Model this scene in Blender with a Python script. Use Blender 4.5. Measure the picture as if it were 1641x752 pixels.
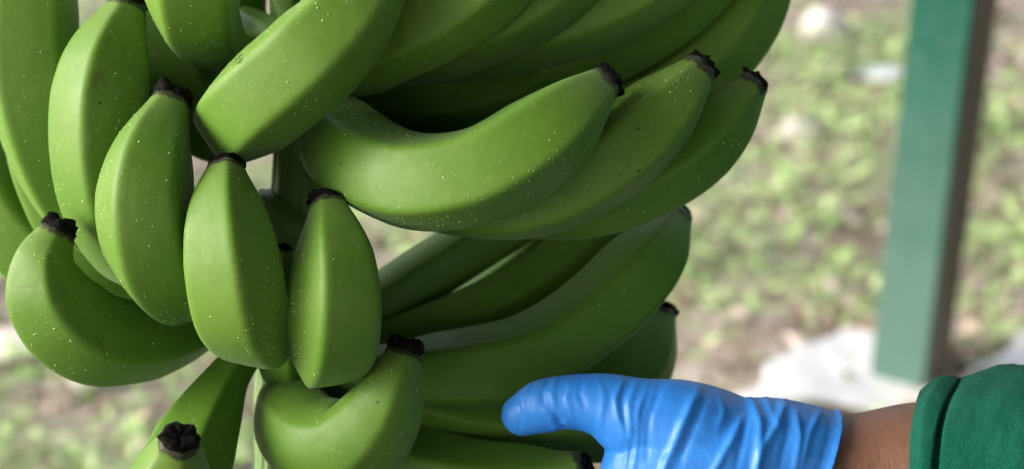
import bpy, bmesh, math, random
import numpy as np
from mathutils import Vector, Matrix
from mathutils.bvhtree import BVHTree

random.seed(7); np.random.seed(7)
S = bpy.context.scene
COL = S.collection
for o in list(bpy.data.objects): bpy.data.objects.remove(o)

# ------------------------------------------------------------------ camera, sky, sun, exposure
CAM_H, PITCH = 1.50, math.radians(27)
cam_d = bpy.data.cameras.new('camera'); cam = bpy.data.objects.new('camera', cam_d); COL.objects.link(cam)
cam.location = (0, 0, CAM_H); cam.rotation_euler = (math.pi/2 - PITCH, 0, 0)
cam_d.sensor_width = 36; cam_d.lens = 60; cam_d.clip_start = .02; cam_d.clip_end = 500
cam_d.dof.use_dof = True; cam_d.dof.focus_distance = .69; cam_d.dof.aperture_fstop = 6.6
S.camera = cam

SUN_EL, SUN_AZ = math.radians(23), math.radians(-97)      # azimuth clockwise from +Y
w = bpy.data.worlds.new('World'); S.world = w; w.use_nodes = True
nt = w.node_tree; bg = nt.nodes['Background']
sky = nt.nodes.new('ShaderNodeTexSky'); sky.sky_type = 'NISHITA'; sky.sun_disc = False
sky.sun_elevation = SUN_EL; sky.sun_rotation = SUN_AZ; sky.dust_density = 6; sky.air_density = 1.0
hs = nt.nodes.new('ShaderNodeHueSaturation'); hs.inputs['Saturation'].default_value = .45
nt.links.new(sky.outputs[0], hs.inputs['Color']); nt.links.new(hs.outputs[0], bg.inputs[0])
bg.inputs[1].default_value = .15
sun_d = bpy.data.lights.new('sun', 'SUN'); sun_d.energy = .5; sun_d.angle = math.radians(110)
sun_d.color = (1, .99, .97)
sun = bpy.data.objects.new('sun', sun_d); COL.objects.link(sun)
sdir = Vector((math.sin(SUN_AZ)*math.cos(SUN_EL), math.cos(SUN_AZ)*math.cos(SUN_EL), math.sin(SUN_EL)))
sun.rotation_euler = sdir.to_track_quat('Z', 'Y').to_euler()
sun.location = (-2, -.5, 2.2)
S.view_settings.view_transform = 'Standard'; S.view_settings.look = 'None'
S.view_settings.exposure = 1.5; S.view_settings.gamma = 1

# ------------------------------------------------------------------ coordinates
FW, FH, TANW = 1641.0, 752.0, 36/60
CR, SR = math.cos(PITCH), math.sin(PITCH)
RIGHT = np.array([1., 0, 0]); FWD = np.array([0, CR, -SR]); UP = np.array([0, SR, CR])
CAMP = np.array([0, 0, CAM_H])
D0 = .70
def P(px, py, dz=0.):
    """point seen at photo pixel px,py at D0 + dz centimetres along the view axis"""
    d = D0 + dz/100
    return CAMP + d*FWD + RIGHT*((px-FW/2)/FW*TANW*d) + UP*(-(py-FH/2)/FW*TANW*d)
def G(px, py, z=0.):
    """point on the ground (height z) seen at pixel"""
    v = FWD + RIGHT*((px-FW/2)/FW*TANW) + UP*(-(py-FH/2)/FW*TANW)
    return CAMP + v*((z-CAM_H)/v[2])

# ------------------------------------------------------------------ object helpers
def link(o, parent=None):
    COL.objects.link(o)
    if parent: o.parent = parent
    return o
def mesh_obj(name, verts, faces, mat, parent=None, smooth=True):
    me = bpy.data.meshes.new(name)
    me.from_pydata([tuple(v) for v in verts], [], [tuple(f) for f in faces]); me.update()
    if smooth: me.polygons.foreach_set('use_smooth', [True]*len(me.polygons))
    for m in (mat if isinstance(mat, (list, tuple)) else [mat]): me.materials.append(m)
    return link(bpy.data.objects.new(name, me), parent)
def bm_obj(name, bm, mat, parent=None, smooth=True):
    me = bpy.data.meshes.new(name); bm.to_mesh(me); bm.free()
    if smooth: me.polygons.foreach_set('use_smooth', [True]*len(me.polygons))
    for m in (mat if isinstance(mat, (list, tuple)) else [mat]): me.materials.append(m)
    return link(bpy.data.objects.new(name, me), parent)
def thing(name, label, cat, loc=(0, 0, 0)):
    o = bpy.data.objects.new(name, None); o.empty_display_size = .05; link(o); o.location = loc
    o['label'] = label; o['category'] = cat
    return o
def tag(o, label, cat, group=None):
    o['label'] = label; o['category'] = cat
    if group: o['group'] = group
    return o
def localise(o, root):
    """mesh built in world space becomes a child of an empty that stands elsewhere"""
    o.data.transform(Matrix.Translation(-Vector(root.location)))
    o.parent = root
    return o

# ------------------------------------------------------------------ materials
class NT:
    def __init__(s, name):
        s.m = bpy.data.materials.new(name); s.m.use_nodes = True; s.t = s.m.node_tree
        s.b = s.t.nodes['Principled BSDF']
    def n(s, t, **k):
        x = s.t.nodes.new(t)
        for a, v in k.items():
            if hasattr(x, a): setattr(x, a, v)
            else: x.inputs[a.replace('_', ' ')].default_value = v
        return x
    def l(s, a, b): s.t.links.new(a, b)
    def coord(s, kind='Object', scale=None):
        c = s.n('ShaderNodeTexCoord').outputs[kind]
        if scale:
            mp = s.n('ShaderNodeMapping'); mp.inputs['Scale'].default_value = scale
            s.l(c, mp.inputs[0]); c = mp.outputs[0]
        return c
    def noise(s, co, scale, detail=3, rough=.5):
        x = s.n('ShaderNodeTexNoise'); x.inputs['Scale'].default_value = scale
        x.inputs['Detail'].default_value = detail; x.inputs['Roughness'].default_value = rough
        s.l(co, x.inputs['Vector']); return x.outputs['Fac']
    def ramp(s, f, stops, interp='LINEAR'):
        r = s.n('ShaderNodeValToRGB'); r.color_ramp.interpolation = interp
        while len(r.color_ramp.elements) < len(stops): r.color_ramp.elements.new(.5)
        for e, (p, c) in zip(r.color_ramp.elements, stops):
            e.position = p; e.color = (*c, 1) if len(c) == 3 else c
        s.l(f, r.inputs[0]); return r.outputs[0]
    def mix(s, f, a, b, mode='MIX'):
        x = s.n('ShaderNodeMix', data_type='RGBA', blend_type=mode)
        for v, i in ((f, 0), (a, 6), (b, 7)):
            if isinstance(v, (int, float)): x.inputs[i].default_value = v
            elif isinstance(v, tuple): x.inputs[i].default_value = (*v, 1)
            else: s.l(v, x.inputs[i])
        return x.outputs[2]
    def bump(s, h, strength=.3, dist=.001, prev=None):
        x = s.n('ShaderNodeBump'); x.inputs['Strength'].default_value = strength
        x.inputs['Distance'].default_value = dist; s.l(h, x.inputs['Height'])
        if prev: s.l(prev, x.inputs['Normal'])
        return x.outputs[0]
    def set(s, **k):
        for a, v in k.items():
            i = s.b.inputs[a.replace('_', ' ')]
            if isinstance(v, (int, float)): i.default_value = v
            elif isinstance(v, tuple): i.default_value = (*v, 1)
            else: s.l(v, i)
        return s.m

def mat_banana():
    m = NT('banana_skin'); co = m.coord()
    rnd = m.n('ShaderNodeObjectInfo').outputs['Random']
    base = m.ramp(rnd, [(0, (.068, .172, .012)), (.5, (.086, .196, .016)), (1, (.104, .218, .021))])
    big = m.noise(co, 17, 4, .6)
    c = m.mix(m.ramp(big, [(.35, (0, 0, 0)), (.7, (1, 1, 1))]), base, m.mix(.55, base, (.150, .245, .034)))
    fine = m.noise(co, 420, 4, .65)
    c = m.mix(m.ramp(fine, [(.42, (.35,)*3), (.62, (0,)*3)]), c, m.mix(1., c, (.80, .86, .75), 'MULTIPLY'))
    # tip and neck go a little yellower; brown fringe against the dried flower
    at = m.n('ShaderNodeAttribute', attribute_name='along').outputs['Fac']
    tipf = m.ramp(at, [(.86, (0,)*3), (.975, (.5,)*3), (.985, (.5,)*3), (1, (.8,)*3)])
    c = m.mix(tipf, c, (.13, .20, .035))
    fringe = m.n('ShaderNodeMath', operation='MULTIPLY_ADD'); m.l(m.noise(co, 260, 3), fringe.inputs[0])
    fringe.inputs[1].default_value = .030; m.l(at, fringe.inputs[2])
    c = m.mix(m.ramp(fringe.outputs[0], [(.994, (0,)*3), (1.014, (.9,)*3)]), c, (.02, .016, .010))
    # small dark freckles and a few pale scuffs
    vo = m.n('ShaderNodeTexVoronoi', feature='F1'); vo.inputs['Scale'].default_value = 130; m.l(co, vo.inputs['Vector'])
    sp = m.ramp(vo.outputs['Distance'], [(.05, (1,)*3), (.095, (0,)*3)])
    sel = m.n('ShaderNodeSeparateColor'); m.l(vo.outputs['Color'], sel.inputs[0])
    gate = m.ramp(sel.outputs[0], [(.93, (0,)*3), (.935, (1,)*3)])
    c = m.mix(m.mix(1., sp, gate, 'MULTIPLY'), c, (.015, .018, .006))
    st = m.coord(scale=(1, 1, .25)); scuff = m.noise(st, 90, 5, .7)
    c = m.mix(m.ramp(scuff, [(.62, (0,)*3), (.74, (.5,)*3)]), c, (.24, .27, .12))
    b = m.bump(m.noise(co, 900, 2), .10, .0004)
    b = m.bump(m.noise(co, 70, 2), .22, .002, b)
    rough = m.ramp(m.noise(co, 60, 4, .6), [(.3, (.46,)*3), (.7, (.60,)*3)])
    scar = m.noise(m.coord(scale=(1, 1, .12)), 55, 2, .5); gate2 = m.ramp(m.noise(co, 33, 2), [(.60, (0,)*3), (.66, (1,)*3)])
    c = m.mix(m.mix(1., m.ramp(scar, [(.495, (0,)*3), (.505, (.6,)*3), (.515, (0,)*3)]), gate2, 'MULTIPLY'), c, (.075, .065, .022))
    pale_fac = m.noise(co, 650, 2, .5); g3 = m.ramp(m.noise(co, 40, 3, .6), [(.48, (0,)*3), (.64, (1,)*3)])  # fine pale dust flecks, in patches
    c = m.mix(m.mix(1., m.ramp(pale_fac, [(.66, (0,)*3), (.72, (.55,)*3)]), g3, 'MULTIPLY'), c, (.27, .38, .14))
    return m.set(Base_Color=c, Roughness=rough, Normal=b, Specular_IOR_Level=.30, Sheen_Weight=.08, Sheen_Roughness=.45, Sheen_Tint=(.75, 1., .78),
                 Subsurface_Weight=0.0)
def mat_simple(name, stops, scale, rough=.7, bump=.3, bscale=None, bdist=.001, detail=4, spec=.4, kind='Object', sc=None):
    m = NT(name); co = m.coord(kind, sc)
    c = m.ramp(m.noise(co, scale, detail, .6), stops)
    return m.set(Base_Color=c, Roughness=rough, Normal=m.bump(m.noise(co, bscale or scale*3, 4, .6), bump, bdist), Specular_IOR_Level=spec)

M = {}
M['banana'] = mat_banana()
M['tip'] = mat_simple('dried_flower', [(.35, (.003, .0027, .0024)), (.6, (.008, .007, .006)), (.75, (.030, .026, .021))], 330, .85, .9, 500, .0015, spec=.08)
M['stalk'] = mat_simple('stalk_skin', [(.3, (.085, .185, .034)), (.6, (.14, .25, .062)), (.75, (.15, .22, .075))], 60, .5, .4, 200, .001, sc=(1, 1, .3))
def mat_dew():
    m = NT('dew'); return m.set(Base_Color=(.29, .41, .16), Roughness=.25, Specular_IOR_Level=.7)
M['dew'] = mat_dew()
def mat_glove():
    m = NT('blue_nitrile'); co = m.coord()
    c = m.ramp(m.noise(co, 45, 4, .6), [(.3, (.020, .180, .62)), (.7, (.034, .235, .72))])
    b = m.bump(m.noise(co, 700, 3), .10, .0004)
    b = m.bump(m.noise(m.coord(scale=(1, .35, .35)), 170, 4, .6), .28, .0016, b)
    dirt = m.ramp(m.noise(co, 80, 5, .7), [(.60, (0,)*3), (.75, (.35,)*3)]); c = m.mix(dirt, c, (.03, .09, .22))
    return m.set(Base_Color=c, Roughness=.42, Normal=b, Specular_IOR_Level=.4)
M['glove'] = mat_glove()
def mat_skin():
    m = NT('skin'); co = m.coord()
    c = m.ramp(m.noise(co, 60, 5, .6), [(.3, (.122, .056, .034)), (.7, (.178, .086, .053))])
    vo = m.n('ShaderNodeTexVoronoi', feature='F1'); vo.inputs['Scale'].default_value = 190; m.l(co, vo.inputs['Vector'])
    sel = m.n('ShaderNodeSeparateColor'); m.l(vo.outputs['Color'], sel.inputs[0])
    f = m.mix(1., m.ramp(vo.outputs['Distance'], [(.1, (.7,)*3), (.22, (0,)*3)]), m.ramp(sel.outputs[1], [(.93, (0,)*3), (.94, (1,)*3)]), 'MULTIPLY')
    c = m.mix(f, c, (.05, .02, .012))
    v2 = m.n('ShaderNodeTexVoronoi', feature='DISTANCE_TO_EDGE'); v2.inputs['Scale'].default_value = 620; m.l(co, v2.inputs['Vector'])
    b = m.bump(v2.outputs['Distance'], .35, .0006)
    b = m.bump(m.noise(m.coord(scale=(2.4, .7, .7)), 130, 4), .25, .001, b)
    return m.set(Base_Color=c, Roughness=.48, Normal=b, Subsurface_Weight=.08, Subsurface_Scale=.004)
M['skin'] = mat_skin()
def mat_cloth():
    m = NT('green_jersey'); co = m.coord()
    c = m.ramp(m.noise(co, 35, 5, .65), [(.3, (.004, .098, .062)), (.7, (.010, .132, .088))])
    f = m.noise(co, 1500, 3, .7)
    c = m.mix(m.ramp(f, [(.4, (.5,)*3), (.6, (0,)*3)]), c, m.mix(1., c, (.6, .68, .65), 'MULTIPLY'))
    wv = m.n('ShaderNodeTexWave', wave_type='BANDS'); wv.inputs['Scale'].default_value = 420; wv.inputs['Distortion'].default_value = 1.5
    wv.bands_direction = 'Y'; m.l(co, wv.inputs['Vector'])
    b = m.bump(wv.outputs['Fac'], .35, .0007); b = m.bump(f, .8, .0012, b)
    b = m.bump(m.noise(co, 75, 4, .6), .45, .004, b)
    return m.set(Base_Color=c, Roughness=.9, Normal=b, Sheen_Weight=.03, Sheen_Roughness=.5, Specular_IOR_Level=.05)
M['cloth'] = mat_cloth()

# ------------------------------------------------------------------ geometry: swept tubes
def spline(pts, n):
    """centripetal Catmull-Rom through pts, resampled evenly"""
    p = np.array(pts, float); p = np.vstack([2*p[0]-p[1], p, 2*p[-1]-p[-2]])
    out = []
    for i in range(1, len(p)-2):
        a, b, c, d = p[i-1], p[i], p[i+1], p[i+2]
        k = [0]
        for u, v in ((a, b), (b, c), (c, d)): k.append(k[-1] + max(np.linalg.norm(v[:3]-u[:3]), 1e-6)**.5)
        for t in np.linspace(k[1], k[2], 24, endpoint=False):
            A1 = (k[1]-t)/(k[1]-k[0])*a + (t-k[0])/(k[1]-k[0])*b
            A2 = (k[2]-t)/(k[2]-k[1])*b + (t-k[1])/(k[2]-k[1])*c
            A3 = (k[3]-t)/(k[3]-k[2])*c + (t-k[2])/(k[3]-k[2])*d
            B1 = (k[2]-t)/(k[2]-k[0])*A1 + (t-k[0])/(k[2]-k[0])*A2
            B2 = (k[3]-t)/(k[3]-k[1])*A2 + (t-k[1])/(k[3]-k[1])*A3
            out.append((k[2]-t)/(k[2]-k[1])*B1 + (t-k[1])/(k[2]-k[1])*B2)
    out.append(p[-2]); out = np.array(out)
    for _ in range(6):                                    # soften the joints
        out[1:-1] = .25*out[:-2] + .5*out[1:-1] + .25*out[2:]
    s = np.r_[0, np.cumsum(np.linalg.norm(np.diff(out[:, :3], axis=0), axis=1))]
    q = np.linspace(0, s[-1], n)
    return np.stack([np.interp(q, s, out[:, j]) for j in range(out.shape[1])], 1), q
def frames(c, ref):
    T = np.gradient(c, axis=0); T /= np.linalg.norm(T, axis=1)[:, None]
    N = np.zeros_like(c); mid = int(len(c)*.6)
    v = ref - T[mid]*np.dot(ref, T[mid]); N[mid] = v/np.linalg.norm(v)
    for rng, st in ((range(mid+1, len(c)), -1), (range(mid-1, -1, -1), 1)):
        for i in rng:
            v = N[i+st] - T[i]*np.dot(N[i+st], T[i]); N[i] = v/np.linalg.norm(v)
    return T, N, np.cross(T, N)
def sweep(c, rad, prof, ref):
    """rings of len(prof) vertices; prof(theta) or array rings x seg multiplies rad"""
    T, N, B = frames(c, ref)
    seg = prof.shape[-1]; th = np.linspace(0, 2*np.pi, seg, endpoint=False)
    pr = np.broadcast_to(prof, (len(c), seg))
    ring = N[:, None]*np.cos(th)[None, :, None] + B[:, None]*np.sin(th)[None, :, None]
    V = c[:, None] + ring*(pr*rad[:, None])[..., None]
    F = []
    for i in range(len(c)-1):
        a, b = i*seg, (i+1)*seg
        for j in range(seg):
            k = (j+1) % seg; F.append((a+j, a+k, b+k, b+j))
    V = V.reshape(-1, 3)
    V = np.vstack([V, c[:1], c[-1:]]); n = len(V)
    for j in range(seg):
        k = (j+1) % seg
        F.append((n-2, k, j)); F.append((n-1, (len(c)-1)*seg+j, (len(c)-1)*seg+k))
    return V, F, T, N, B
def polyprofile(angs, seg, mixv, soft=2):
    angs = np.sort(np.mod(angs, 2*np.pi)); th = np.linspace(0, 2*np.pi, seg, endpoint=False)
    pv = np.stack([np.cos(angs), np.sin(angs)], 1); r = np.ones(seg)
    for i in range(len(angs)):
        a, b = pv[i], pv[(i+1) % len(angs)]
        e = b-a; nn = np.array([e[1], -e[0]]); dd = np.dot(nn, a)
        lo = angs[i]; hi = angs[(i+1) % len(angs)] + (2*np.pi if i == len(angs)-1 else 0)
        for k, t in enumerate(th):
            if lo <= t <= hi or lo <= t+2*np.pi <= hi:
                r[k] = dd/np.dot(nn, [math.cos(t), math.sin(t)])
    r = mixv*r + (1-mixv)
    for _ in range(soft): r = .25*np.roll(r, 1)+.5*r+.25*np.roll(r, -1)
    return r/np.sqrt(np.mean(r**2))
def smooth_noise1(n, amp, rng, k=5):
    x = rng.normal(size=k+2); return amp*np.interp(np.linspace(0, k+1, n), np.arange(k+2), x)

TOCAM = -FWD
BUNCH = thing('banana_bunch', 'hanging bunch of unripe green bananas with black dried flower tips', 'bananas', tuple(P(470, 40, 9)))
SEG, RINGS = 75, 84
TIPK = ([0, .2, .43, .86, 1.43, 2.1, 3.0], [.38, .44, .53, .71, .88, .98, 1.])
BASEK = ([0, .8, 1.6, 2.4, 3.4, 4.6], [.36, .38, .47, .68, .90, 1.])
def banana(pts, R, phi=0., seed=1, tip=True, dew=0, mixv=.86, taper=1., base=1., label=None, cap=1.):
    rng = np.random.default_rng(seed)
    c, s = spline([P(*p) for p in pts], RINGS); R = R/100; L = s[-1]
    f = np.interp((L-s)/R/taper, *TIPK)*np.interp(s/R/base, *BASEK)
    for _ in range(3): f[1:-1] = .25*f[:-2]+.5*f[1:-1]+.25*f[2:]
    rad = R*f*(1+np.clip(smooth_noise1(RINGS, .012, rng), -.03, .03))
    angs = phi + np.arange(5)*2*np.pi/5 + np.r_[0, rng.uniform(-.12, .12, 4)]
    full = polyprofile(angs, SEG, mixv, 1); rnd = polyprofile(angs, SEG, .45, 4)
    u = np.clip(np.minimum((L-s)/(1.1*R), s/(2.5*R)), 0, 1)[:, None]
    prof = rnd*(1-u) + full*u
    T, N, B = frames(c, TOCAM)                             # keep the inner side of tight bends from folding over
    K = np.gradient(T, axis=0)/np.gradient(s)[:, None]; th = np.linspace(0, 2*np.pi, SEG, endpoint=False)
    kk = (K@N.T).diagonal()[:, None]*np.cos(th) + (K*B).sum(1)[:, None]*np.sin(th)
    q = kk*prof*rad[:, None]; lim = .80
    fac = np.where(q > .55, (.55+(lim-.55)*np.tanh((q-.55)/(lim-.55)))/np.maximum(q, 1e-6), 1.)
    for _ in range(10):
        fac[1:-1] = .25*fac[:-2]+.5*fac[1:-1]+.25*fac[2:]; fac = .25*np.roll(fac, 1, 1)+.5*fac+.25*np.roll(fac, -1, 1)
    prof = prof*fac
    V, F, T, N, B = sweep(c, rad, prof, TOCAM)
    o = mesh_obj('banana', V, F, M['banana'], None)
    a = o.data.attributes.new('along', 'FLOAT', 'POINT')
    a.data.foreach_set('value', np.r_[np.repeat(s/L, SEG), 0, 1].astype('f4'))
    localise(o, BUNCH)
    if label: o['label'] = label
    if tip:                                                # dried flower: ragged, cupped black stub
        n, k = 9, 22; h = R*.18*rng.uniform(.8, 1.25); r0 = rad[-1]*1.0*cap**.5; h *= cap
        off = T[-1] + rng.normal(size=3)*.22
        zz = np.array([-.25, .0, .3, .6, .85, 1., 1.0, .88, .78]); rr = np.array([1.0, 1.03, 1.02, .98, .94, .78, .52, .3, .12])
        vv = []
        lob = 1 + .13*np.cos(np.arange(k)/k*2*np.pi*5 + rng.uniform(0, 6))*1 + rng.normal(size=k)*.05
        hh = 1 + rng.normal(size=k)*.24
        for z, r in zip(zz, rr):
            for j in range(k):
                t = j/k*2*np.pi; q = r0*r*(1+(lob[j]-1)*min(1, max(0, z+.3)))*(1+rng.normal()*.055)
                vv.append(c[-1] + off*(z*h*(hh[j] if z > .2 else 1)*(1+rng.normal()*.04)) + (N[-1]*math.cos(t)+B[-1]*math.sin(t))*q)
        ff = [(i*k+j, i*k+(j+1) % k, (i+1)*k+(j+1) % k, (i+1)*k+j) for i in range(n-1) for j in range(k)]
        vv.append(c[-1]+off*h*.72); ff += [((n-1)*k+j, (n-1)*k+(j+1) % k, len(vv)-1) for j in range(k)]
        t_ = mesh_obj('flower_tip', vv, ff, M['tip'], None); localise(t_, BUNCH); t_.parent = o
    if dew:                                                # clustered little drops and dust, one mesh
        dv, df = [], []
        cl = [(rng.uniform(.2, .93), rng.uniform(0, 2*np.pi)) for _ in range(18)]
        for q in range(int(dew*3.4)):
            if rng.random() < .68:
                ci = cl[rng.integers(len(cl))]; uu = ci[0]+rng.normal()*.04; th = ci[1]+rng.normal()*.22
            else: uu, th = rng.uniform(.12, .96), rng.uniform(0, 2*np.pi)
            i = int(np.clip(uu, .08, .97)*(RINGS-1)); j = int(th/(2*np.pi)*SEG) % SEG; j2 = (j+1) % SEG
            f1, f2 = rng.random(), rng.random()
            p = (V[i*SEG+j]*(1-f1)+V[i*SEG+j2]*f1)*(1-f2) + (V[(i+1)*SEG+j]*(1-f1)+V[(i+1)*SEG+j2]*f1)*f2
            nn = p-(c[i]*(1-f2)+c[i+1]*f2); nn /= np.linalg.norm(nn)
            e1 = np.cross(nn, T[i]); e1 /= np.linalg.norm(e1); e2 = np.cross(nn, e1)
            r = .00016 + .00030*rng.random()**2.6; b0 = len(dv); el = rng.uniform(.6, 1.9)
            for rr, hz in ((1., -.2), (.72, .42)):
                for g in range(6):
                    a_ = g/6*2*np.pi; dv.append(p + nn*r*hz + (e1*math.cos(a_)*el+e2*math.sin(a_))*r*rr)
            dv.append(p+nn*r*.62)
            for g in range(6):
                h_ = (g+1) % 6; df += [(b0+g, b0+h_, b0+6+h_, b0+6+g), (b0+6+g, b0+6+h_, b0+12)]
        d = mesh_obj('dew_drops', dv, df, M['dew'], None); localise(d, BUNCH); d.parent = o; d['kind'] = 'stuff'
    return o

# stalk with ribs, hand cushions
c, s = spline([P(*p) for p in [(500, -420, 9), (490, -150, 9.5), (490, 60, 9.5), (492, 200, 9.8), (482, 325, 9.8), (462, 480, 9.2), (446, 620, 8), (442, 760, 7), (436, 900, 6.5), (430, 1060, 6)]], 120)
th = np.linspace(0, 2*np.pi, 72, endpoint=False)
rib = 1 + .055*np.abs(np.sin(th*6.5))**1.5 + .012*np.sin(th*23)
V, F, *_ = sweep(c, np.interp(s/s[-1], [0, .3, .55, .8, 1], [.0178, .0160, .0135, .0092, .0070]), rib, TOCAM)
localise(mesh_obj('stalk', V, F, M['stalk']), BUNCH)
def crown(pts, r):
    c, s = spline([P(*p) for p in pts], 40)
    th = np.linspace(0, 2*np.pi, 40, endpoint=False)
    V, F, *_ = sweep(c, r/100*np.sin(np.linspace(.25, math.pi-.25, 40))**.5, 1+.05*np.sin(th*9), TOCAM)
    localise(mesh_obj('fruit_crown', V, F, M['stalk']), BUNCH)
crown([(385, 30, 9.5), (440, 75, 8.2), (520, 90, 8.2), (580, 60, 9.5)], 1.3)
crown([(425, 318, 10.5), (432, 345, 8.8), (470, 372, 8.4), (500, 372, 9.5)], 1.0)
crown([(400, 500, 9.5), (440, 530, 7.8), (520, 540, 7.8), (570, 520, 9.5)], 1.1)

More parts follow.
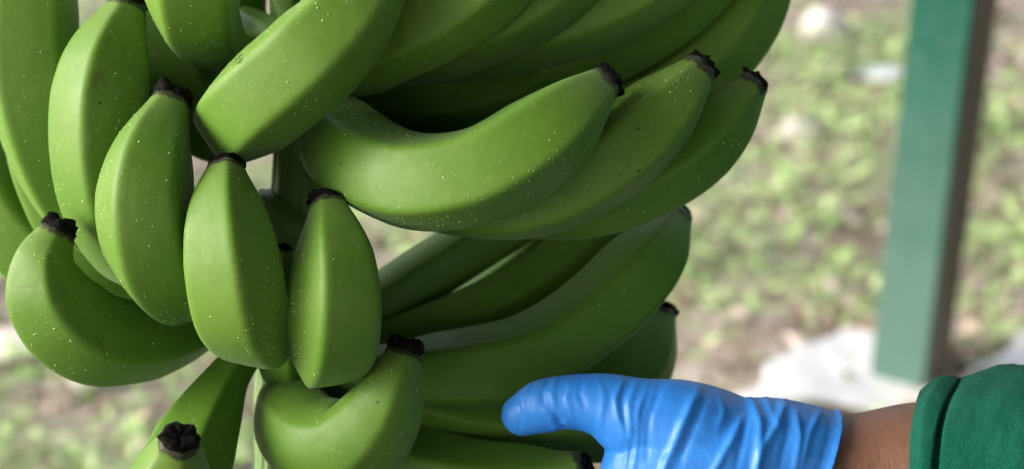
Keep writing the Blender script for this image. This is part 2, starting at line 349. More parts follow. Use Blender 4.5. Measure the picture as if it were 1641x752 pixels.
BAN = [
 # left / front hand (tips up)
 dict(pts=[(455, 470, 7.5), (450, 510, 5), (415, 528, 1.4), (386, 490, -.7), (371, 410, -1.3), (362, 325, -1), (362, 268, -.2)], R=1.9, phi=.2, dew=230),
 dict(pts=[(470, 490, 7.5), (500, 540, 5.4), (524, 554, 1.6), (539, 520, -.3), (542, 450, -.8), (534, 382, -.2), (526, 326, .6)], R=1.95, phi=0, dew=110),
 dict(pts=[(430, 430, 8), (345, 458, 6), (284, 450, 2.4), (248, 402, .4), (235, 330, -.3), (246, 245, 0), (276, 158, .8)], R=2.0, phi=-.45, dew=240),
 dict(pts=[(420, 430, 9), (300, 440, 7.5), (220, 400, 5), (175, 310, 3.3), (163, 200, 2.7), (175, 100, 2.7), (207, 4, 3.2)], R=2.02, phi=-.15, dew=200),
 dict(pts=[(425, 480, 9), (330, 520, 6.2), (230, 543, 4), (140, 535, 2.2), (82, 480, 1.2), (72, 420, 1), (94, 368, 1.2)], R=1.90, phi=-.2, dew=90),
 dict(pts=[(420, 400, 9.5), (250, 400, 9), (130, 320, 7), (72, 210, 5.5), (48, 100, 5), (52, -20, 5), (80, -130, 5.4)], R=1.98, phi=-.5, dew=120),
 dict(pts=[(400, 440, 10.5), (250, 440, 11), (150, 390, 9.8), (90, 290, 9), (62, 170, 8.5), (50, 40, 8.5), (60, -80, 9)], R=1.95, phi=.5),
 dict(pts=[(380, 480, 12), (250, 480, 12.5), (110, 430, 12), (20, 350, 11.5), (-40, 240, 11), (-70, 110, 11)], R=2.1, phi=.3),
 dict(pts=[(440, 590, 9), (466, 664, 5.8), (514, 712, 3.4), (570, 708, 2.3), (611, 662, 1.7), (633, 609, 1.4), (648, 562, 1.6)], R=1.95, phi=.55, dew=120, base=.6, mixv=.5),
 dict(pts=[(428, 540, 7), (375, 590, 5.2), (325, 680, 3.8), (280, 780, 2), (255, 830, -.8), (264, 800, -3.0), (282, 735, -4.2), (288, 702, -5.0)], R=1.92, phi=.6, dew=40),
 dict(pts=[(470, 640, 8), (462, 600, 6.5), (456, 540, 5.6), (453, 470, 5.4), (451, 402, 5.6)], R=1.25, phi=.2, base=.5),
 # upper hand, front
 dict(pts=[(470, 120, 8.5), (430, 190, 6.2), (388, 196, 2.4), (412, 165, .2), (485, 102, -1), (548, 40, -1.2), (605, -40, -.6), (640, -120, 0)], R=2.05, phi=.6, dew=210, taper=1.5),
 dict(pts=[(440, 60, 9), (380, 80, 7), (322, 38, 3.6), (308, -15, 1.8), (302, -100, 1.2), (312, -200, 1.8)], R=2.15, phi=.85, dew=120),
 dict(pts=[(440, 120, 10.5), (390, 182, 9.8), (335, 190, 8.6), (294, 135, 8), (274, 20, 7.6), (268, -100, 7.6)], R=2.0, phi=.6, base=.4),
 dict(pts=[(460, 60, 9), (470, 20, 7.5), (476, -25, 5.5), (480, -100, 4.6), (490, -190, 5)], R=1.55, phi=.1),
 dict(pts=[(450, 60, 11), (415, 50, 10.5), (398, 0, 10), (390, -100, 9.5), (395, -190, 9.5)], R=1.6, phi=.5),
 # upper hand, right
 dict(pts=[(480, 90, 8), (540, 100, 5.2), (610, 68, 3), (710, 20, 1.8), (800, -50, 1.4), (870, -150, 1.8)], R=1.78, phi=.5, dew=100, base=.7),
 dict(pts=[(500, 90, 9), (620, 90, 6.4), (725, 58, 4.6), (830, 12, 3.6), (930, -65, 3.4), (1000, -170, 3.6)], R=1.76, phi=.55, dew=80),
 dict(pts=[(510, 90, 10), (680, 80, 8), (840, 44, 6.4), (970, 2, 5.6), (1090, -75, 5.4), (1150, -180, 5.6)], R=1.85, phi=.6, dew=30),
 dict(pts=[(520, 100, 11), (720, 130, 10.4), (900, 98, 9.4), (1020, 45, 8.8), (1130, -50, 8.4), (1190, -160, 8.4)], R=1.8, phi=.2),
 dict(pts=[(520, 110, 12), (760, 190, 12), (960, 178, 11.2), (1100, 112, 10.6), (1180, 20, 10.4), (1210, -90, 10.6), (1215, -170, 10.8)], R=2.05, phi=.3),
 dict(pts=[(480, 120, 10.5), (590, 160, 9.6), (720, 165, 9.2), (840, 130, 9.2), (930, 60, 9.4)], R=1.75, phi=.3),
 # middle right hand
 dict(pts=[(522, 120, 8.5), (532, 190, 5.6), (578, 258, 2.5), (664, 292, .2), (770, 278, -.8), (868, 222, -.8), (930, 168, -.4), (970, 132, .2)], R=1.95, phi=.6, dew=260, base=.8),
 dict(pts=[(535, 185, 10), (605, 260, 7.5), (720, 312, 4.6), (850, 314, 2.8), (970, 262, 2.2), (1062, 180, 2.3), (1126, 106, 2.8)], R=1.86, phi=.7, dew=150),
 dict(pts=[(545, 190, 11.5), (650, 260, 9.5), (800, 310, 7), (950, 312, 5.2), (1075, 262, 4.6), (1160, 190, 4.6), (1211, 131, 4.8)], R=1.72, phi=.3, dew=80),
 # lower right hand
 dict(pts=[(470, 560, 10.5), (560, 525, 10.8), (650, 462, 11.4), (760, 391, 12.4), (870, 320, 13.6), (960, 250, 15)], R=1.4, phi=-.3, base=.7, mixv=.5),
 dict(pts=[(480, 570, 12), (620, 560, 12.6), (740, 500, 14.4), (840, 430, 15.4), (930, 345, 16.4), (980, 260, 17.4)], R=1.3, phi=.5, mixv=.5),
 dict(pts=[(480, 545, 9.8), (560, 542, 9.8), (650, 536, 10), (765, 502, 10.6), (866, 444, 11.6), (962, 364, 13), (1030, 270, 14.4)], R=1.4, phi=.1, base=1.3, mixv=.5),
 dict(pts=[(470, 555, 6.8), (580, 592, 6.4), (700, 600, 6.6), (835, 580, 7.4), (950, 512, 8.8), (1043, 415, 10.4), (1087, 342, 11.6)], R=1.95, phi=-.45, dew=15, cap=.7, mixv=.8),
 dict(pts=[(500, 600, 10.5), (680, 680, 11), (850, 690, 12), (960, 640, 12.8), (1030, 570, 14), (1061, 497, 15)], R=2.0, phi=.3),
 dict(pts=[(460, 590, 8.5), (560, 617, 7.4), (700, 658, 7.4), (840, 684, 7.8), (960, 688, 8.4), (1070, 690, 9.4)], R=1.42, phi=.0, mixv=.9),
 dict(pts=[(460, 610, 8.5), (540, 680, 7.6), (660, 742, 6.4), (780, 770, 5.4), (880, 766, 4.8), (938, 745, 4.4)], R=1.65, phi=-.35, dew=20, cap=.6),
]
FRUIT = [banana(seed=11+i, **b) for i, b in enumerate(BAN)]
# one clear water drop sitting on the upper flank of the big front banana
wd = NT('water'); M['water'] = wd.set(Base_Color=(1., 1., 1.), Roughness=.02, IOR=1.33, Transmission_Weight=1.)
fb = FRUIT[11]; bmw = bmesh.new(); bmw.from_mesh(fb.data); tw = BVHTree.FromBMesh(bmw)
hit = tw.ray_cast(Vector(CAMP)-Vector(BUNCH.location), Vector(P(384, 96)-CAMP).normalized()); bmw.free()
if hit[0] is not None:
    bmd = bmesh.new(); bmesh.ops.create_icosphere(bmd, subdivisions=3, radius=1)
    qn = hit[1].to_track_quat('Z', 'Y')
    for v in bmd.verts: v.co = hit[0] + qn @ Vector((v.co.x*.0034*(1+.15*math.sin(v.co.y*3)), v.co.y*.0018, v.co.z*.0011+.0003))
    bm_obj('water_drop', bmd, M['water'], fb)

# rope that the stalk hangs from
def tube_obj(name, pts, r, mat, seg=12, n=40, parent=None):
    c, s = spline(pts, n); V, F, *_ = sweep(c, np.full(n, r), np.ones(seg), np.array([.3, -.9, .2]))
    return mesh_obj(name, V, F, mat, parent)
M['rope'] = mat_simple('rope_fibre', [(.3, (.25, .19, .10)), (.7, (.40, .32, .19))], 90, .85, .8, 300, .002)
top = P(500, -420, 9)
tag(tube_obj('rope', [top - UP*.03, top, (top[0], top[1]+.01, top[2]+.3), (top[0], top[1], 2.55)], .006, M['rope']),
    'rope tied to the top of the banana stalk', 'rope')

# ------------------------------------------------------------------ the person's arm, glove and sleeve
def capsule_chain(bm, pts, seg=20):
    """tapered limb through (point, radius cm) pairs, closed at both ends"""
    c, s = spline([np.r_[p, r/100] for p, r in pts], max(14, len(pts)*7))
    cc, rr = c[:, :3], c[:, 3]
    # round the ends
    n = len(cc); T = np.gradient(cc, axis=0); T /= np.linalg.norm(T, axis=1)[:, None]
    ext0 = [(cc[0]-T[0]*rr[0]*math.sin(a), rr[0]*math.cos(a)) for a in (1.45, 1.1, .7, .35)]
    ext1 = [(cc[-1]+T[-1]*rr[-1]*math.sin(a), rr[-1]*math.cos(a)) for a in (.35, .7, 1.1, 1.45)]
    cc = np.vstack([[e[0] for e in ext0], cc, [e[0] for e in ext1]]); rr = np.r_[[e[1] for e in ext0], rr, [e[1] for e in ext1]]
    V, F, *_ = sweep(cc, rr, np.ones(seg), np.array([.2, -.5, .8]))
    vs = [bm.verts.new(v) for v in V]
    for f in F: bm.faces.new([vs[k] for k in f])
ZH = 2.2
HAND = [   # chains of (px, py, dz, radius)
 [(1010, 668, 1.9, 1.75), (960, 648, 1.9, 1.28), (905, 645, 2.1, 1.11), (866, 652, 2.3, 1.09), (837, 664, 2.6, .85)],           # thumb
 [(1190, 735, 2.4, 2.4), (1090, 690, 1.9, 2.15), (1010, 668, 1.9, 1.65)],                                                       # thumb ball
 [(1340, 760, 2.6, 2.55), (1230, 735, 2.2, 2.55), (1110, 740, 1.9, 2.3), (1030, 755, 2.0, 1.8), (1000, 790, 2.3, 1.2)],
 [(1350, 790, 2.8, 2.6), (1230, 800, 2.6, 2.5), (1110, 810, 2.4, 2.0), (1020, 830, 2.6, 1.4)],
 [(1350, 820, 3.0, 2.4), (1230, 860, 3.0, 2.1), (1120, 880, 3.2, 1.7), (1040, 890, 3.4, 1.3)],
 [(1060, 790, 2.2, 1.4), (990, 800, 2.3, 1.12), (915, 848, 2.9, .98), (850, 866, 4.2, .90), (800, 862, 5.6, .78)],                # index
 [(1070, 830, 2.6, 1.4), (1000, 850, 2.9, 1.10), (925, 890, 4.2, .98), (860, 897, 6.0, .90), (815, 880, 7.6, .78)],               # middle
 [(1080, 870, 3.0, 1.3), (1015, 895, 3.5, 1.02), (950, 925, 5.0, .92), (895, 925, 6.8, .84), (860, 905, 8.2, .72)],               # ring
 [(1100, 890, 3.2, 1.2), (1040, 930, 4.0, .9), (990, 955, 5.4, .80), (950, 955, 6.8, .72), (925, 940, 7.8, .62)],                 # little
]
ARM = [(1300, 768, 2.6, 2.78), (1380, 768, 2.7, 2.98), (1460, 770, 2.6, 3.48), (1600, 780, 2.2, 3.8), (1900, 790, 1, 4.2), (2250, 800, -1, 4.4)]
def limb_mesh(name, chains, grow, mat, voxel, smooth_it):
    bm = bmesh.new()
    for ch in chains: capsule_chain(bm, [(p, r+grow) for p, r in limb_pts(ch)])
    o = bm_obj(name, bm, mat)
    md = o.modifiers.new('join', 'REMESH'); md.mode = 'VOXEL'; md.voxel_size = voxel
    ms = o.modifiers.new('soften', 'SMOOTH'); ms.factor = .5; ms.iterations = smooth_it
    dg = bpy.context.evaluated_depsgraph_get(); dg.update()
    me = bpy.data.meshes.new_from_object(o.evaluated_get(dg)); old = o.data
    o.modifiers.clear(); o.data = me; bpy.data.meshes.remove(old)
    me.polygons.foreach_set('use_smooth', [True]*len(me.polygons))
    if not me.materials: me.materials.append(mat)
    return o
def verts_of(me):
    a = np.empty(len(me.vertices)*3, 'f4'); me.vertices.foreach_get('co', a); return a.reshape(-1, 3).astype(float)
def normals_of(me):
    a = np.empty(len(me.vertices)*3, 'f4'); me.vertices.foreach_get('normal', a); return a.reshape(-1, 3).astype(float)
def proj(v):
    q = v-CAMP; d = q@FWD
    return np.stack([(q@RIGHT)/d/TANW*FW + FW/2, FH/2 - (q@UP)/d/TANW*FW], 1)

ELB = P(2250, 800, -1); SHO = ELB + np.array([.13, -.02, .27]); TX, TY = SHO[0]+.03, SHO[1]+.20
SP = lambda *p: np.array(p, float)
def limb_pts(chain): return [(q[0] if len(q) == 2 else P(*q[:3]), q[-1]) for q in chain]
PERSON = thing('person', 'person reaching in with blue rubber glove and green long sleeve, only forearm showing', 'person', (TX, TY, .045))
body = limb_mesh('body', HAND + [ARM, [(ELB, 4.3), ((ELB+SHO)/2, 4.8), (SHO, 5.2)],
  [(SP(TX, TY, .95), 12), (SP(TX, TY, 1.2), 13), (SP(TX, TY, SHO[2]-.02), 11), (SP(TX, TY, SHO[2]+.06), 6), (SP(TX-.02, TY, SHO[2]+.13), 5.6), (SP(TX-.05, TY, SHO[2]+.22), 9), (SP(TX-.05, TY, SHO[2]+.30), 8.6)],
  [(SHO, 5.5), (SP(TX, TY, SHO[2]-.02), 8), (SP(SHO[0], TY+.2, SHO[2]), 5.5)],
  [(SP(SHO[0], TY+.2, SHO[2]), 5.2), (SP(TX+.03, TY+.25, SHO[2]-.28), 4.4), (SP(TX-.06, TY+.24, SHO[2]-.52), 3.0), (SP(TX-.09, TY+.22, SHO[2]-.62), 3.6), (SP(TX-.10, TY+.21, SHO[2]-.70), 2.2)],
  [(SP(TX, TY-.09, .95), 9), (SP(TX, TY-.10, .52), 6.4), (SP(TX, TY-.10, .12), 4.5), (SP(TX-.14, TY-.10, .085), 3.8)],
  [(SP(TX, TY+.09, .95), 9), (SP(TX, TY+.10, .52), 6.4), (SP(TX, TY+.10, .12), 4.5), (SP(TX-.14, TY+.10, .085), 3.8)]], -.12, M['skin'], .0022, 6)
localise(body, PERSON)
glove = limb_mesh('glove', HAND + [[(1240, 768, 2.5, 2.75), (1300, 768, 2.6, 2.80), (1420, 768, 2.7, 2.80)]], .06, M['glove'], .0010, 12)
# cut the glove open at the cuff, then raise the folds of the loose rubber
me = glove.data; bm = bmesh.new(); bm.from_mesh(me)
e0, e1 = P(1349, 645, 2.6), P(1308, 752, 2.6); edir = e1-e0; edir /= np.linalg.norm(edir)
pn = np.cross(edir, FWD); pn = pn if pn[0] > 0 else -pn
bmesh.ops.bisect_plane(bm, geom=bm.verts[:]+bm.edges[:]+bm.faces[:], plane_co=Vector(e0), plane_no=Vector(pn), clear_outer=True)
bmesh.ops.triangulate(bm, faces=[f for f in bm.faces if len(f.verts) > 4])
bvh = BVHTree.FromBMesh(bm)
bm.to_mesh(me); bm.free()
V = verts_of(me); NN = normals_of(me)
FOLDS = [  # (polyline px, width mm, height mm)
 ([(1122, 618), (1098, 670), (1066, 748), (1050, 800)], 1.9, 1.9),
 ([(1135, 624), (1112, 680), (1085, 752)], 1.6, -1.0),
 ([(1180, 620), (1206, 642), (1219, 682), (1212, 756), (1200, 820)], 1.8, 2.0),
 ([(1190, 668), (1172, 706), (1146, 752), (1120, 820)], 1.7, 1.7),
 ([(1198, 660), (1190, 700), (1178, 756)], 1.5, -1.1),
 ([(1262, 632), (1246, 680), (1222, 720), (1205, 770)], 1.8, 1.8),
 ([(1274, 655), (1282, 700), (1270, 770)], 1.6, 1.5),
 ([(1262, 660), (1262, 700), (1246, 760)], 1.6, -1.0),
 ([(1320, 650), (1298, 692), (1282, 756)], 1.5, 1.2),
 ([(1000, 604), (986, 636), (990, 668), (1004, 700)], 1.1, 1.0),
 ([(1010, 606), (997, 640), (1002, 680), (1012, 730)], 1.1, -.7),
 ([(1022, 606), (1008, 646), (1010, 700), (1000, 760)], 1.2, .9),
 ([(1040, 610), (1022, 660), (1020, 720), (1008, 790)], 1.2, .8),
 ([(1062, 612), (1040, 670), (1036, 740)], 1.3, -.7),
 ([(890, 690), (882, 668), (868, 655)], 1.0, .8),
 ([(905, 690), (896, 672), (890, 664)], 1.0, -.8),
 ([(925, 690), (905, 678), (880, 690)], 1.0, .7),
 ([(850, 618), (838, 640), (842, 668)], 1.2, .7), ([(880, 606), (868, 626), (872, 650)], 1.0, -.7), ([(893, 604), (884, 628), (890, 655)], 1.0, .7), ([(935, 604), (928, 630), (940, 660)], 1.2, -.6), ([(915, 604), (908, 640), (918, 672)], 1.1, .5), ([(825, 640), (836, 660), (832, 690)], 1.0, -.5),
 ([(1150, 622), (1160, 660), (1150, 690)], 1.6, .8),
 ([(1225, 630), (1236, 660), (1250, 690)], 1.4, .9),
 ([(960, 606), (968, 640), (960, 690)], 1.3, .5),
]
disp = np.zeros(len(V))
for pl, wmm, hmm in FOLDS:
    pl = np.array(pl, float); k = np.r_[0, np.cumsum(np.linalg.norm(np.diff(pl, axis=0), axis=1))]
    tt = np.linspace(0, k[-1], 44)
    pts = np.stack([np.interp(tt, k, pl[:, 0]), np.interp(tt, k, pl[:, 1])], 1)
    for _ in range(4): pts[1:-1] = .25*pts[:-2]+.5*pts[1:-1]+.25*pts[2:]
    hits, wt = [], []
    for i, (a, b) in enumerate(pts):
        d = Vector(P(a, b, 0)-CAMP).normalized(); h = bvh.ray_cast(Vector(CAMP), d)
        if h[0] is not None: hits.append(np.array(h[0])); u = i/43; wt.append(min(1, 3.2*u+.25, 3.2*(1-u)+.25))
    if not hits: continue
    H = np.array(hits); W = np.array(wt)
    d2 = ((V[:, None]-H[None])**2).sum(2); j = d2.argmin(1); d = np.sqrt(d2[np.arange(len(V)), j])
    wv = wmm/1000
    disp += .8*hmm/1000*W[j]*np.exp(-(d/wv)**2)
rng = np.random.default_rng(3)
def waves(V, n, lo, hi, amp, stretch):
    out = np.zeros(len(V))
    for _ in range(n):
        k = rng.normal(size=3); k /= np.linalg.norm(k); k *= stretch; out += np.sin(V@k*2*np.pi/rng.uniform(lo, hi)+rng.uniform(0, 6.28))
    return amp*out/np.sqrt(n)
disp += waves(V, 9, .012, .035, .00028, np.array([1., .6, .6]))
cuff = np.abs((V-e0)@pn)                                    # rolled bead at the cuff
disp += .0011*np.exp(-(cuff/.0016)**2) - .0006*np.exp(-((cuff-.0045)/.002)**2)
V += NN*disp[:, None]
me.vertices.foreach_set('co', V.astype('f4').ravel()); me.update()
sol = glove.modifiers.new('rubber', 'SOLIDIFY'); sol.thickness = .0004; sol.offset = -1
localise(glove, PERSON)

# sleeve: swept tube with turned hem, drape folds
SL = [(1468, 765, 2.6, 3.80), (1471, 765, 2.6, 4.08), (1477, 765, 2.6, 4.26), (1485, 765, 2.6, 4.32), (1493, 766, 2.6, 4.22), (1498, 766, 2.6, 4.02), (1502, 766, 2.6, 3.97), (1508, 766, 2.6, 4.14), (1522, 766, 2.6, 4.42), (1548, 767, 2.5, 4.66), (1590, 769, 2.4, 4.88), (1650, 775, 2.1, 4.98), (1780, 785, 1.6, 5.0), (1950, 795, .8, 5.1), (2140, 800, -.4, 5.2), (ELB, 5.4), ((ELB+SHO)/2, 5.9), (SHO, 6.8)]
c, s = spline([np.r_[p, r/100] for p, r in limb_pts(SL)], 700)
cc, rr = c[:, :3], c[:, 3]
n, seg = len(cc), 120; th = np.linspace(0, 2*np.pi, seg, endpoint=False)
ii = np.linspace(0, 1, n)[:, None]
fold = 1 + .020*np.sin(th*3+ii*22+.6)*np.clip((ii-.05)*8, 0, 1) + .012*np.sin(th*7-ii*41) * np.clip((ii-.04)*8, 0, 1) + .006*np.sin(th*5+2)
V, F, T, N, B = sweep(cc, rr, fold, UP)
V = V[:-2]; F = [f for f in F if max(f) < len(V)]
# the hem leans back towards its upper side; soft lumps so that it reads as turned cotton
up_ = np.clip(((V-np.repeat(cc, seg, 0))@UP)/.044, -1, 1); al = np.repeat(s, seg)
V = V + RIGHT*(.26*((V-np.repeat(cc, seg, 0))@FWD)*np.exp(-(al/.06)**2))[:, None]
V = V + RIGHT*(np.where(up_ > 0, .009*up_**5, .003*up_**2)*np.exp(-(al/.06)**2))[:, None]
nrm = V-np.repeat(cc, seg, 0); nrm /= np.linalg.norm(nrm, axis=1)[:, None]
rs = np.random.default_rng(5)
def swave(V, n, lo, hi, amp):
    out = np.zeros(len(V))
    for _ in range(n):
        k = rs.normal(size=3); k /= np.linalg.norm(k); out += np.sin(V@k*2*np.pi/rs.uniform(lo, hi)+rs.uniform(0, 6.28))
    return amp*out/np.sqrt(n)
V = V + nrm*(swave(V, 12, .012, .05, .0006)+swave(V, 14, .003, .008, .00016))[:, None]
# tilt the first rings so that the hem hangs a little slanted, and roll the hem inward
edge = []
for q, (rad_k, sh) in enumerate(((.955, -.0020), (.90, -.0012), (.87, .003), (.86, .012))):
    ring = cc[0] + (V[:seg]-cc[0])*rad_k - T[0]*(-sh if q > 1 else -sh)
    edge.append(ring)
allV = np.vstack(edge[::-1]+[V]); ne = len(edge)*seg
F2 = [tuple(x+ne for x in f) for f in F]
for i in range(len(edge)):
    a, b = i*seg, (i+1)*seg
    F2 += [(a+j, a+(j+1) % seg, b+(j+1) % seg, b+j) for j in range(seg)]
sleeve = mesh_obj('sleeve', allV, F2, M['cloth'])
localise(sleeve, PERSON)
M['denim'] = mat_simple('dark_denim', [(.3, (.012, .016, .028)), (.7, (.025, .032, .05))], 60, .9, .5)
M['hair'] = mat_simple('black_hair', [(.3, (.006, .005, .004)), (.7, (.015, .012, .010))], 120, .6, .8)
shirt = limb_mesh('shirt', [[(SP(TX, TY, .92), 15.5), (SP(TX, TY, 1.15), 14.8), (SP(TX, TY, SHO[2]-.05), 12.5), (SP(TX, TY, SHO[2]+.03), 8)],
  [(SHO, 7.0), (SP(TX, TY, SHO[2]-.02), 9.5), (SP(SHO[0], TY+.2, SHO[2]), 7.0)],
  [(SP(SHO[0], TY+.2, SHO[2]), 6.8), (SP(TX+.03, TY+.25, SHO[2]-.28), 5.8), (SP(TX-.03, TY+.245, SHO[2]-.44), 4.8)]], 0, M['cloth'], .006, 4)
localise(shirt, PERSON)
trousers = limb_mesh('trousers', [[(SP(TX, TY, .98), 14.5), (SP(TX, TY, .88), 15)]] + [[(SP(TX, TY+q*.08, .90), 11), (SP(TX, TY+q*.10, .52), 8.4), (SP(TX, TY+q*.10, .16), 7.2)] for q in (-1, 1)], 0, M['denim'], .007, 4)
localise(trousers, PERSON)
hair = limb_mesh('hair', [[(SP(TX-.015, TY, SHO[2]+.23), 9.4), (SP(TX-.03, TY, SHO[2]+.315), 8.9)]], 0, M['hair'], .006, 3)
localise(hair, PERSON)

# ------------------------------------------------------------------ ground and the things on it
def mat_ground():
    m = NT('trodden_soil'); co = m.coord()
    a = m.ramp(m.noise(co, 5, 5, .6), [(.3, (.20, .15, .11)), (.5, (.38, .31, .25)), (.7, (.52, .45, .39))])
    vo = m.n('ShaderNodeTexVoronoi', feature='F1'); vo.inputs['Scale'].default_value = 26; m.l(co, vo.inputs['Vector'])
    sel = m.n('ShaderNodeSeparateColor'); m.l(vo.outputs['Color'], sel.inputs[0])
    peb = m.ramp(sel.outputs[0], [(0, (.10, .075, .055)), (.45, (.30, .24, .20)), (1, (.52, .47, .43))])
    c = m.mix(m.ramp(m.noise(co, 9, 3), [(.42, (0,)*3), (.58, (1,)*3)]), a, peb)
    moss = m.ramp(m.noise(co, 3.1, 5, .65), [(.45, (0,)*3), (.62, (.7,)*3)])
    c = m.mix(moss, c, (.25, .36, .14))
    b = m.bump(m.noise(co, 30, 6, .7), .8, .03); b = m.bump(vo.outputs['Distance'], -.5, .02, b)
    return m.set(Base_Color=c, Roughness=.95, Normal=b, Specular_IOR_Level=.2)
M['ground'] = mat_ground()
xs = np.r_[-60, -30, -12, -6, np.linspace(-3, 3, 61), 6, 12, 30, 60]; ys = np.r_[-30, -12, -5, -1, np.linspace(.8, 6, 53), 8, 14, 30, 60, 120]
gx, gy = np.meshgrid(xs, ys)
def gh(x, y): return .018*np.sin(x*2.1+1)*np.sin(y*1.7) + .010*np.sin(x*5.3+y*2.2) + .007*np.sin(y*7.1-x*3.3)
gv = np.stack([gx, gy, gh(gx, gy)], -1).reshape(-1, 3); nx = len(xs)
gf = [(r*nx+q, r*nx+q+1, (r+1)*nx+q+1, (r+1)*nx+q) for r in range(len(ys)-1) for q in range(nx-1)]
g = mesh_obj('ground', gv, gf, M['ground']); g['kind'] = 'structure'

rng = np.random.default_rng(21)
clump = [(rng.uniform(-2.2, 2.6), rng.uniform(1.8, 6.4), rng.uniform(.05, .20)) for _ in range(125)]
def leafset(name, n, size, mats, lift, pick, up):
    vv, ff, mi = [], [], []
    for _ in range(n):
        x, y = pick()
        while on_sheet(x, y): x, y = pick()
        L = rng.uniform(*size); W = L*rng.uniform(.35, .6); a = rng.uniform(0, 6.283)
        e = rng.uniform(*up); d = np.array([math.cos(a)*math.cos(e), math.sin(a)*math.cos(e), math.sin(e)])
        sd = np.array([-math.sin(a), math.cos(a), rng.uniform(-.4, .4)]); nn = np.cross(d, sd)
        p = np.array([x, y, gh(x, y)+rng.uniform(*lift)]); b = len(vv)
        vv += [p, p+d*L*.4+sd*W*.5-nn*L*.03, p+d*L*.45+nn*L*.08, p+d*L*.4-sd*W*.5-nn*L*.03, p+d*L-nn*L*.10]
        ff += [(b, b+1, b+2), (b, b+2, b+3), (b+1, b+4, b+2), (b+2, b+4, b+3)]; mi += [rng.integers(len(mats))]*4
    o = mesh_obj(name, vv, ff, mats, None, False); o.data.polygons.foreach_set('material_index', mi); o['kind'] = 'stuff'
    return o
def on_sheet(x, y):
    for q in SHEETQ:
        c = [(q[(i+1) % 4][0]-q[i][0])*(y-q[i][1])-(q[(i+1) % 4][1]-q[i][1])*(x-q[i][0]) for i in range(4)]
        if all(v > 0 for v in c) or all(v < 0 for v in c): return rng.random() > .06
    return False
SHEETS = [[(1170, 668), (1500, 700), (1406, 536), (1280, 572)], [(1530, 660), (1760, 660), (1780, 500), (1640, 552)]]
SHEETQ = [[G(*p)[:2] for p in qd] for qd in SHEETS]
def in_clump():
    x, y, r = clump[rng.integers(len(clump))]; return x+rng.normal()*r, max(1.45, y+rng.normal()*r)
def anywhere(): return rng.uniform(-2.4, 2.8), rng.uniform(1.4, 6.5)
def leafmat(name, a, b):
    m = NT(name); c = m.ramp(m.noise(m.coord(), 14, 3), [(.35, a), (.65, b)])
    return m.set(Base_Color=c, Roughness=.55, Specular_IOR_Level=.3, Transmission_Weight=0.)
WM = [leafmat('weed_light', (.24, .37, .12), (.33, .46, .18)), leafmat('weed_mid', (.18, .29, .09), (.25, .37, .13)), leafmat('weed_pale', (.34, .44, .20), (.42, .50, .26))]
LM = [leafmat('litter_tan', (.42, .33, .22), (.52, .43, .32)), leafmat('litter_brown', (.17, .11, .07), (.26, .18, .12)), leafmat('litter_pink', (.50, .38, .33), (.60, .50, .45)), leafmat('litter_dark', (.07, .05, .035), (.12, .085, .06))]
leafset('weeds', 12500, (.018, .055), WM, (.0, .06), in_clump, (.0, .9))
leafset('leaf_litter', 13000, (.015, .055), LM, (.002, .012), anywhere, (-.05, .3))

M['stone'] = mat_simple('pale_stone', [(.3, (.45, .42, .38)), (.7, (.62, .58, .54))], 30, .85, .5)
M['white_stone'] = mat_simple('white_stone', [(.3, (.48, .45, .43)), (.7, (.60, .57, .55))], 30, .8, .4)
M['plastic'] = mat_simple('white_plastic', [(.3, (.48, .485, .50)), (.7, (.58, .58, .59))], 12, .5, .4, 40, .004)
M['bluish'] = mat_simple('bluish_plastic', [(.3, (.40, .45, .53)), (.7, (.56, .59, .65))], 20, .35, .4)
M['brick'] = mat_simple('brick_clay', [(.3, (.15, .085, .062)), (.7, (.23, .145, .11))], 40, .9, .6)
def lump(name, px, py, size, mat, label, cat, seed, flat=.6):
    r = np.random.default_rng(seed); bm = bmesh.new(); bmesh.ops.create_icosphere(bm, subdivisions=3, radius=1)
    ks = [r.normal(size=3)*1.6 for _ in range(5)]; ph = r.uniform(0, 6, 5)
    p = G(px, py)
    for v in bm.verts:
        q = np.array(v.co); f = 1 + .10*sum(math.sin(q@k+a) for k, a in zip(ks, ph))
        v.co = Vector(q*f*np.array(size)*np.array([1, 1, flat]))
    o = bm_obj(name, bm, mat); o.location = (p[0], p[1], gh(p[0], p[1])+size[2]*flat*.55); return tag(o, label, cat)
lump('stone', 1317, 66, (.047, .047, .05), M['white_stone'], 'round white stone among the weeds near the top of the post', 'stone', 1, .85)
lump('stone', 1282, 206, (.05, .04, .04), M['stone'], 'pinkish pale stone in weeds left of the green post', 'stone', 2)
lump('stone', 40, 578, (.07, .05, .03), M['stone'], 'flat pale stone on bare soil below the left bananas', 'stone', 4)
lump('stone', 150, 630, (.03, .03, .03), M['stone'], 'small grey stone behind the lower left banana', 'stone', 5)
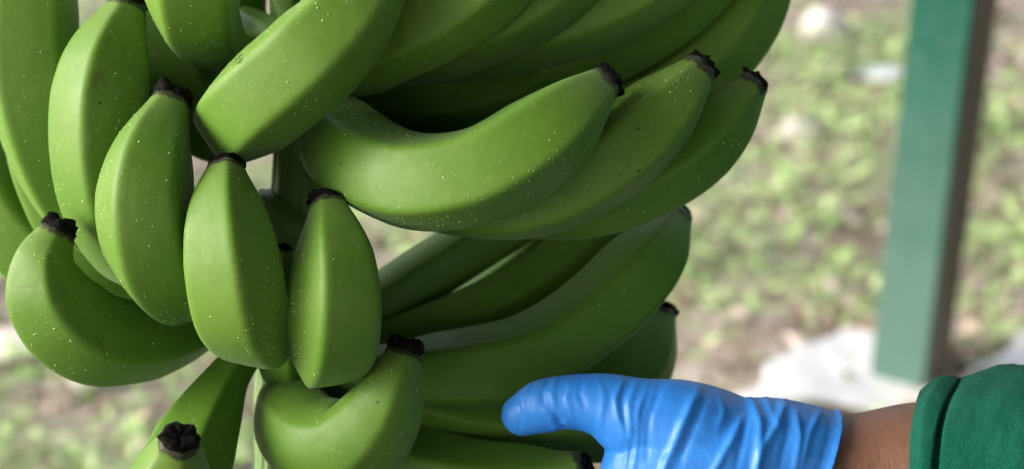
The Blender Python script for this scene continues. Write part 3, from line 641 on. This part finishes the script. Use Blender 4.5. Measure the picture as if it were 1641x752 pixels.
def scrap(name, px, py, w, d, mat, label, cat, seed, hgt=.03, poly=None):
    """crumpled thin sheet lying on the ground"""
    r = np.random.default_rng(seed); n = 26
    ks = [(r.normal(size=2)*(7 if i < 4 else 17), r.uniform(0, 6), (1 if i < 4 else .35)) for i in range(9)]
    if poly: quad = [G(*q) for q in poly]
    else:
        p = G(px, py); a = r.uniform(0, 3)
        ex = np.array([math.cos(a), math.sin(a), 0])*w/2; ey = np.array([-math.sin(a), math.cos(a), 0])*d/2
        quad = [p-ex-ey, p+ex-ey, p+ex+ey, p-ex+ey]
    V = []
    for i in range(n):
        for j in range(n):
            u, v = i/(n-1), j/(n-1)
            u2 = u+.06*math.sin(v*9+seed)*1; v2 = v+.06*math.sin(u*8+seed*2)
            q = (1-u2)*(1-v2)*quad[0]+u2*(1-v2)*quad[1]+u2*v2*quad[2]+(1-u2)*v2*quad[3]
            h = sum(am*abs(math.sin(q[:2]@k+ph)) for k, ph, am in ks)/4
            V.append([q[0], q[1], gh(q[0], q[1])+.012+hgt*h])
    F = [(i*n+j, (i+1)*n+j, (i+1)*n+j+1, i*n+j+1) for i in range(n-1) for j in range(n-1)]
    o = mesh_obj(name, V, F, mat); md = o.modifiers.new('film', 'SOLIDIFY'); md.thickness = .0015
    return tag(o, label, cat)
scrap('plastic_scrap', 1405, 134, .10, .07, M['bluish'], 'bluish white plastic scrap just left of the green post', 'litter', 3)
scrap('plastic_sheet', 0, 0, 0, 0, M['plastic'], 'crumpled white plastic sheet on the ground left of the post foot', 'plastic sheet', 5, .022,
      [(1170, 668), (1500, 700), (1406, 536), (1280, 572)])
scrap('plastic_sheet', 0, 0, 0, 0, M['plastic'], 'crumpled white plastic sheet on the ground right of the post foot, behind the sleeve', 'plastic sheet', 8, .03,
      [(1530, 660), (1760, 660), (1780, 500), (1640, 552)])
# ------------------------------------------------------------------ green post
def mat_paint():
    m = NT('green_paint'); co = m.coord()
    c = m.ramp(m.noise(m.coord(scale=(1, 1, .18)), 22, 5, .65), [(.3, (.003, .060, .040)), (.7, (.007, .088, .060))])
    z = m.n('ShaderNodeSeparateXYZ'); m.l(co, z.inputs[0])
    pale_fac = m.n('ShaderNodeMath', operation='MULTIPLY_ADD'); m.l(m.noise(co, 14, 5, .7), pale_fac.inputs[0]); pale_fac.inputs[1].default_value = -.5; m.l(z.outputs[2], pale_fac.inputs[2])
    f = m.ramp(pale_fac.outputs[0], [(-.2, (.7,)*3), (.0, (.60,)*3), (.55, (0,)*3)])  # paler towards the foot, broken up by noise
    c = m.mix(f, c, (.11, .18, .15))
    c = m.mix(m.ramp(m.noise(m.coord(scale=(1, 1, .4)), 45, 6, .75), [(.56, (0,)*3), (.66, (.75,)*3)]), c, (.06, .125, .095))
    return m.set(Base_Color=c, Roughness=.8, Specular_IOR_Level=.08, Normal=m.bump(m.noise(m.coord(scale=(1, 1, .12)), 60, 4), .4, .003))
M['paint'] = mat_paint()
M['wood'] = mat_simple('weathered_wood', [(.3, (.075, .058, .042)), (.7, (.17, .135, .10))], 25, .85, .6, 60, .003, sc=(1, 1, .12))
A = G(1402, 612); Bq = G(1500, 605)
base = G(1460, 636); PW = .097
pb = bmesh.new(); bmesh.ops.create_cube(pb, size=1)
for v in pb.verts: v.co = Vector((v.co.x*PW, v.co.y*PW, (v.co.z+.5)*2.62-.06))
bmesh.ops.bevel(pb, geom=[e for e in pb.edges if abs(e.verts[0].co.z-e.verts[1].co.z) > 1], offset=.004, segments=2, affect='EDGES')
pb.normal_update()
for f in pb.faces: f.material_index = 1 if f.normal.x > .8 else 0
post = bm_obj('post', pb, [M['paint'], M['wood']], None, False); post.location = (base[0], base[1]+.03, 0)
va = math.atan2(-post.location.y, -post.location.x)
post.rotation_euler = (0, 0, va - math.radians(22) + math.pi/2)
tag(post, 'square wooden post with worn green paint and a bare brown side', 'post')

rng = np.random.default_rng(5)
def by_post():
    a = rng.uniform(0, 6.283); d = abs(rng.normal())*.05+.06; return post.location.x+math.cos(a)*d*1.2, post.location.y+math.sin(a)*d
leafset('weeds', 160, (.02, .05), WM, (.0, .02), by_post, (.1, .9)); leafset('leaf_litter', 260, (.03, .08), LM, (.002, .03), by_post, (-.05, .5))

# ------------------------------------------------------------------ shed roof over the bunch (out of the frame, it shades the fruit)
M['roof'] = mat_simple('zinc_sheet', [(.3, (.30, .30, .29)), (.7, (.42, .42, .41))], 6, .6, .2)
RX0, RX1, RY0, RY1, RZ = -2.0, 4.6, -3.0, 1.2, 2.75
n = 120; V = []; F = []
for k, zoff in enumerate((0, .004)):
    for i in range(n+1):
        x = RX0+(RX1-RX0)*i/n; z = RZ+zoff+.018*math.sin(i*math.pi/2)
        V += [(x, RY0, z-.10), (x, RY1, z+.10)]
for k in range(2):
    o = k*2*(n+1)
    F += [(o+2*i, o+2*i+2, o+2*i+3, o+2*i+1) for i in range(n)]
tag(mesh_obj('shed_roof', V, F, M['roof']), 'corrugated metal shed roof above the hanging bananas', 'roof')

# added, out of view: dark slab lowers the ambient, board wall cuts fill light
M['slab'] = mat_simple('dark_concrete', [(.3, (.045, .043, .040)), (.7, (.075, .072, .068))], 4, .85, .3)
M['boards'] = mat_simple('dark_boards', [(.3, (.05, .04, .03)), (.7, (.09, .07, .05))], 10, .85, .4, sc=(1, 1, .1))
def box(name, lo, hi, mat):
    b = bmesh.new(); bmesh.ops.create_cube(b, size=1)
    for v in b.verts: v.co = Vector([(l+h)/2+c*(h-l) for l, h, c in zip(lo, hi, v.co)])
    bmesh.ops.bevel(b, geom=b.edges[:], offset=.006, segments=1, affect='EDGES')
    return bm_obj(name, b, mat, None, False)
o = box('bounce_cut_floor', (RX0, RY0, -.08), (RX1, 1.15, .045), M['slab']); o['kind'] = 'structure'
tag(box('fill_cut_wall', (4.4, -2.9, .045), (4.5, 1.1, 2.42), M['boards']), 'added unseen dark board wall that cuts fill light from the right', 'wall')
